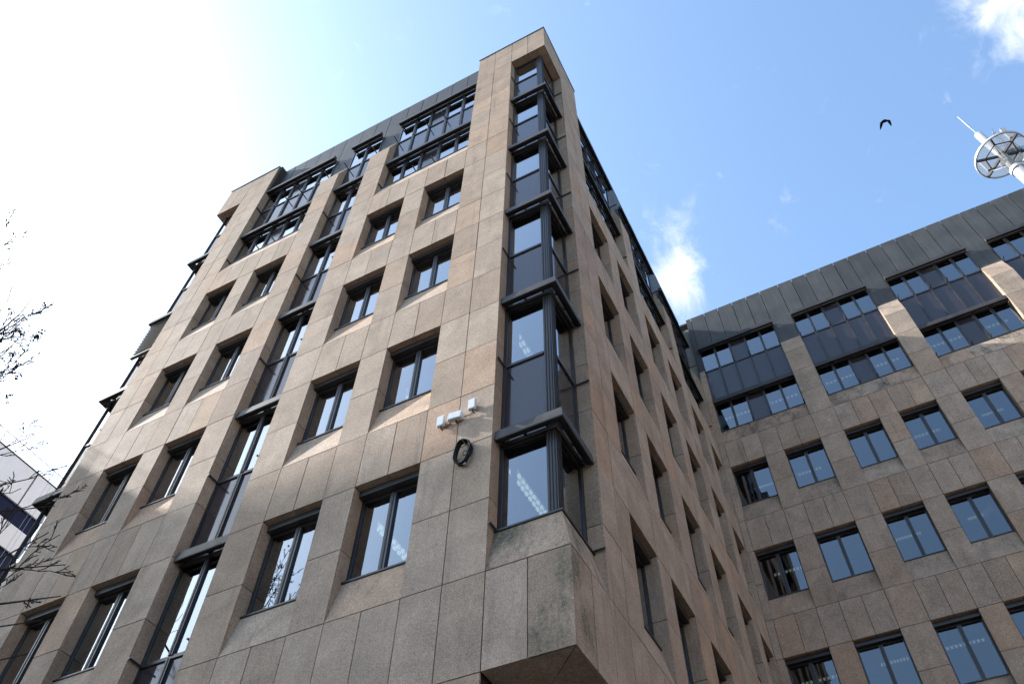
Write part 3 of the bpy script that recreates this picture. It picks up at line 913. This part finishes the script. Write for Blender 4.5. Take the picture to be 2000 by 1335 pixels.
mb = MB(); mb.tube([W(MX + .28, MY, 47.2), W(MX + .9, MY + .1, 47.2), W(MX + .9, MY + .1, 49.6)], .03, 6); mb.build('yagi_boom', M['mast_white'], mast)
for k in range(5):
    z = 47.7 + k * .42
    mb = MB(); mb.tube([W(MX + .9 - .02, MY - .3, z), W(MX + .9 - .02, MY + .5, z)], .012, 5); mb.build('yagi_element', M['galv'], mast)

# ------------------------------------------------------------------ crow
cl = W(26.043, 40.476, 83.81)
crow_v, crow_f = [], []
def make_crow():
    right = CAM_R @ Vector((1, 0, 0)); up = CAM_R @ Vector((0, 1, 0)); fw = CAM_R @ Vector((0, 0, -1))
    mb = MB()
    k = .039
    def q(x, y, z=0): return cl + right * (x * k) + up * (y * k) + fw * (z * k)
    # body from beak to tail, then two drooping wings fused into it
    mb.tube([q(-9.4, -2.6), q(-8.0, -2.2), q(-6.6, -1.7), q(-4.5, -.6, .5), q(-1.5, 1.2, 1), q(2, 2.4, 2), q(5, 2.6, 3), q(7.4, 2.6, 4)],
            [.006, .03, .06, .085, .115, .115, .08, .03], 12)
    def wing(path, ch, th=.02):
        path = [Vector(v) for v in path]
        ax = right; n = fw * th
        top = [p - ax * c / 2 for p, c in zip(path, ch)] + [p + ax * c / 2 for p, c in reversed(list(zip(path, ch)))]
        mb.poly([p - n for p in top], [p + n for p in top])
    wing([q(3.6, 3.4, -1), q(5.0, 1.0, -4), q(6.4, -3.5, -6), q(8.4, -9.5, -8)], [.34, .27, .19, .05])
    wing([q(-3.4, .2, 2), q(-4.2, -4.0, 5), q(-4.4, -8, 6), q(-4.4, -12.4, 8)], [.22, .19, .14, .03])
    return mb.build('crow', M['feather'], None, cl, smooth=False)
tag(make_crow(), 'black crow gliding in the blue sky left of the mast', 'bird')

# ------------------------------------------------------------------ white neighbour at the left edge
nb = empty('white_building', W(-48, 14, GROUND), 'white panelled building with dark ribbon windows at the lower left edge', 'building')
fN = Facade((-40, -8), (0, 1), (-1, 0))      # u along +y from y=-8
NTOP = 26.15
def nb_bands():
    bands = [(26.15, 23.5, 'w'), (23.5, 22.3, 'g'), (22.3, 20.7, 'w'), (20.7, 19.0, 'g'), (19.0, 16.4, 'w'), (16.4, 15.2, 'g'), (15.2, 13.5, 'w'), (13.5, 12.0, 'g'), (12.0, 9.4, 'w')]
    step = 4.05
    u0 = (7.57 + 8) - 4 * step
    for z1, z0, kind in bands:
        for i in range(12):
            a = u0 + i * step; b = a + step
            if kind == 'w': slab('clad_panel', *fN.bx(a + .05, b - .05, 0, .12, z0 + .04, z1 - .04), M['white_clad'], nb)
            else: slab('ribbon_pane', *fN.bx(a + .03, b - .03, .16, .22, z0 - .02, z1 + .02), M['navy_glass'], nb)
nb_bands()
mb = MB(); mb.box(*fN.bx(-.6, 48, .24, 18, GROUND, NTOP - .1)); mb.build('wall', M['core'], nb)
mb = MB(); mb.box(*fN.bx(-.66, 48, -.04, .6, NTOP - .035, NTOP + .05)); mb.build('coping', M['frame'], nb)
for z in (.45, .85, 1.2):
    mb = MB(); mb.tube([fN.p(-.5, .3, NTOP + z), fN.p(48, .3, NTOP + z)], .018 if z > 1 else .012, 6); mb.build('roof_rail', M['galv'], nb)
for i in range(12):
    u = .5 + i * 4.0
    mb = MB(); mb.tube([fN.p(u, .3, NTOP), fN.p(u, .3, NTOP + 1.2)], .018, 6); mb.build('rail_post', M['galv'], nb)

# tall unseen block added beside the white building, outside the picture, whose shade covers the lowest storeys
tb = empty('shade_block', W(-58, -10.3, GROUND), 'plain shade-casting block added beside the white building, outside the picture', 'building')
def rot_pt(x, y, z):
    a = math.radians(-3.4); dx, dy = x + 56, y + 8.05
    return W(-56 + dx * math.cos(a) - dy * math.sin(a), -8.05 + dx * math.sin(a) + dy * math.cos(a), z)
H = 43.5
def block(x0, x1, y0, y1, z0, z1, name, mat):
    o = [rot_pt(x0, y0, z0), rot_pt(x1, y0, z0), rot_pt(x1, y1, z0), rot_pt(x0, y1, z0)]
    mb = MB(); mb.poly(o, [v + Vector((0, 0, (z1 - z0) * S)) for v in o]); mb.build(name, mat, tb)
block(-72, -48.8, -11.4, -8.8, GROUND, H, 'wall', M['block'])
block(-72.1, -48.7, -11.5, -8.7, H + .01, H + .3, 'roof', M['fascia'])

# unseen blocks added around courtyard and street, for warm bounce and less sky light
def far_block(name, x0, x1, y0, y1, z1, mat, label, face):
    b = empty(name, W((x0 + x1) / 2, (y0 + y1) / 2, GROUND), label, 'building')
    part_box('wall', (x0, y0, GROUND), (x1, y1, z1), M[mat], b)
    part_box('roof', (x0 - .3, y0 - .3, z1 + .01), (x1 + .3, y1 + .3, z1 + .5), M['fascia'], b)
    a0, a1 = (y0, y1) if face == 'x' else (x0, x1)
    for zz in range(int(GROUND) + 3, int(z1) - 4, 6):  # window slabs only dress up the added blocks
        n = int((a1 - a0) / 5)
        for i in range(n):
            c = a0 + (a1 - a0) * (i + .5) / n
            if face == 'x': slab('window', *sorted_box(W(x0 - .05, c - 1, zz), W(x0 + .2, c + 1, zz + 3)), M['navy_glass'], b)
            else: slab('window', *sorted_box(W(c - 1, y1 - .2, zz), W(c + 1, y1 + .05, zz + 3)), M['navy_glass'], b)
far_block('bounce_block', 44, 58, -30, 34, 25, 'bounce_wall', 'ochre block added beyond the courtyard for warm bounce light, outside the picture', 'x')
far_block('street_shade_block', -34, 40, -62, -46, 3, 'block', 'pale block added across the street to cut low sky light, outside the picture', 'y')

# ------------------------------------------------------------------ bare tree at the left
tr = empty('bare_tree', W(-18, -7.5, GROUND), 'bare winter tree with thin twigs at the left edge', 'tree')
rt = random.Random(11)
trunk = MB(); crown = MB(); leaves = MB()
tp = [Vector((-18, -7.5, GROUND)), Vector((-18.1, -7.4, -8)), Vector((-17.9, -7.3, -3)), Vector((-18.0, -7.4, 2)), Vector((-18.2, -7.2, 6)), Vector((-18.1, -7.1, 10)), Vector((-18.3, -7.2, 13))]
trunk.tube([W(*p) for p in tp], [.17, .15, .125, .10, .07, .04, .012], 10)
def trunk_at(z):
    for a, b in zip(tp, tp[1:]):
        if a.z <= z <= b.z: return a.lerp(b, (z - a.z) / (b.z - a.z))
    return tp[-1]
def jit(s): return Vector((rt.uniform(-s, s), rt.uniform(-s, s), rt.uniform(-s, s)))
def branch(p0, p1, r0, lvl, leafy, rmin, top):
    n = 8 if lvl < 2 else 4
    ln = (p1 - p0).length
    pts = []
    side = jit(1).normalized() * ln * .08
    for i in range(n + 1):
        t = i / n
        p = p0.lerp(p1, t) + side * math.sin(t * math.pi) + (jit(ln * .022) if 0 < i < n else Vector())
        pts.append(p)
    radii = [max(r0 * (1 - .88 * i / n), rmin) for i in range(n + 1)]
    crown.tube([W(*p) for p in pts], radii, 5 if lvl < 2 else 4, False)
    if lvl >= top: return
    d0 = (p1 - p0).normalized()
    cnt = (6, 5, 4, 2)[lvl]
    for k in range(cnt):
        t = .30 + .66 * (k + rt.random()) / cnt
        i = min(int(t * n), n - 1); p = pts[i].lerp(pts[i + 1], t * n - i)
        dr = (d0 + jit(.70)).normalized(); dr.z += .14
        l2 = min(ln, 6.0) * rt.uniform(.20, .38) * (1.2 - .6 * t)
        branch(p, p + dr * l2, max(r0 * (1 - .8 * t) * .6, rmin), lvl + 1, leafy, rmin, top)
    if leafy and lvl >= 1 and rt.random() < leafy:
        for q in range(rt.randint(6, 14)):
            c = W(*(p1 + jit(.10))); a = jit(1).normalized() * .03; b = a.cross(jit(1)).normalized() * .02
            m_ = len(leaves.v); n3 = a.cross(b).normalized() * .006
            leaves.v += [tuple(c - a), tuple(c + b), tuple(c + a), tuple(c - b), tuple(c + n3)]
            leaves.f += [(m_, m_ + 1, m_ + 4), (m_ + 1, m_ + 2, m_ + 4), (m_ + 2, m_ + 3, m_ + 4), (m_ + 3, m_, m_ + 4)]
UP = [((-14.3, -6.1, 10.1), 4.0, .22), ((-15.2, -6.2, 11.6), 4.8, .2), ((-15.3, -6.0, 10.3), 3.6, .25), ((-13.8, -6.0, 8.3), 2.6, .3), ((-13.1, -5.9, 6.8), 1.8, .2), ((-13.2, -5.8, 6.1), 1.2, .0),
      ((-14.3, -8.0, 11.6), 5.5, .0), ((-13.9, -7.6, 9.9), 4.2, .1), ((-14.1, -6.0, 9.2), 3.0, .3), ((-13.6, -5.9, 7.5), 2.2, .25)]
LOW = [((-12.2, -5.0, 4.2), .4), ((-11.2, -4.8, 2.5), -.8), ((-10.3, -4.5, 1.5), -1.5), ((-9.9, -4.5, .6), -2.0), ((-9.0, -4.3, -.4), -2.6), ((-8.4, -4.4, -1.4), -3.2), ((-8.2, -4.6, -2.1), -3.8), ((-7.9, -4.7, -2.9), -4.4)]
REST = [((-21, -9.5, 8), 3), ((-22, -7, 6), 2), ((-19, -11, 7), 2.5), ((-20, -4.5, 9), 3.5), ((-21.5, -10, 2), -2), ((-16, -11, 1), -2.5), ((-22, -5.5, 1), -3)]
for tgt, z0, lf in UP: branch(trunk_at(z0), Vector(tgt) + Vector((-.7, 0, 0)), .046, 0, lf * .6, .0058, 3)
for tgt, z0 in LOW: branch(trunk_at(z0), Vector(tgt), .050, 0, 0, .0052, 3)
for tgt, z0 in REST: branch(trunk_at(z0), Vector(tgt), .045, 1, 0, .006, 3)
trunk.build('trunk', M['bark'], tr, smooth=True)
crown.build('crown', M['bark'], tr, recalc=False)
if leaves.v: tag(leaves.build('dry_leaves', M['leaf'], tr, recalc=False), kind='stuff')
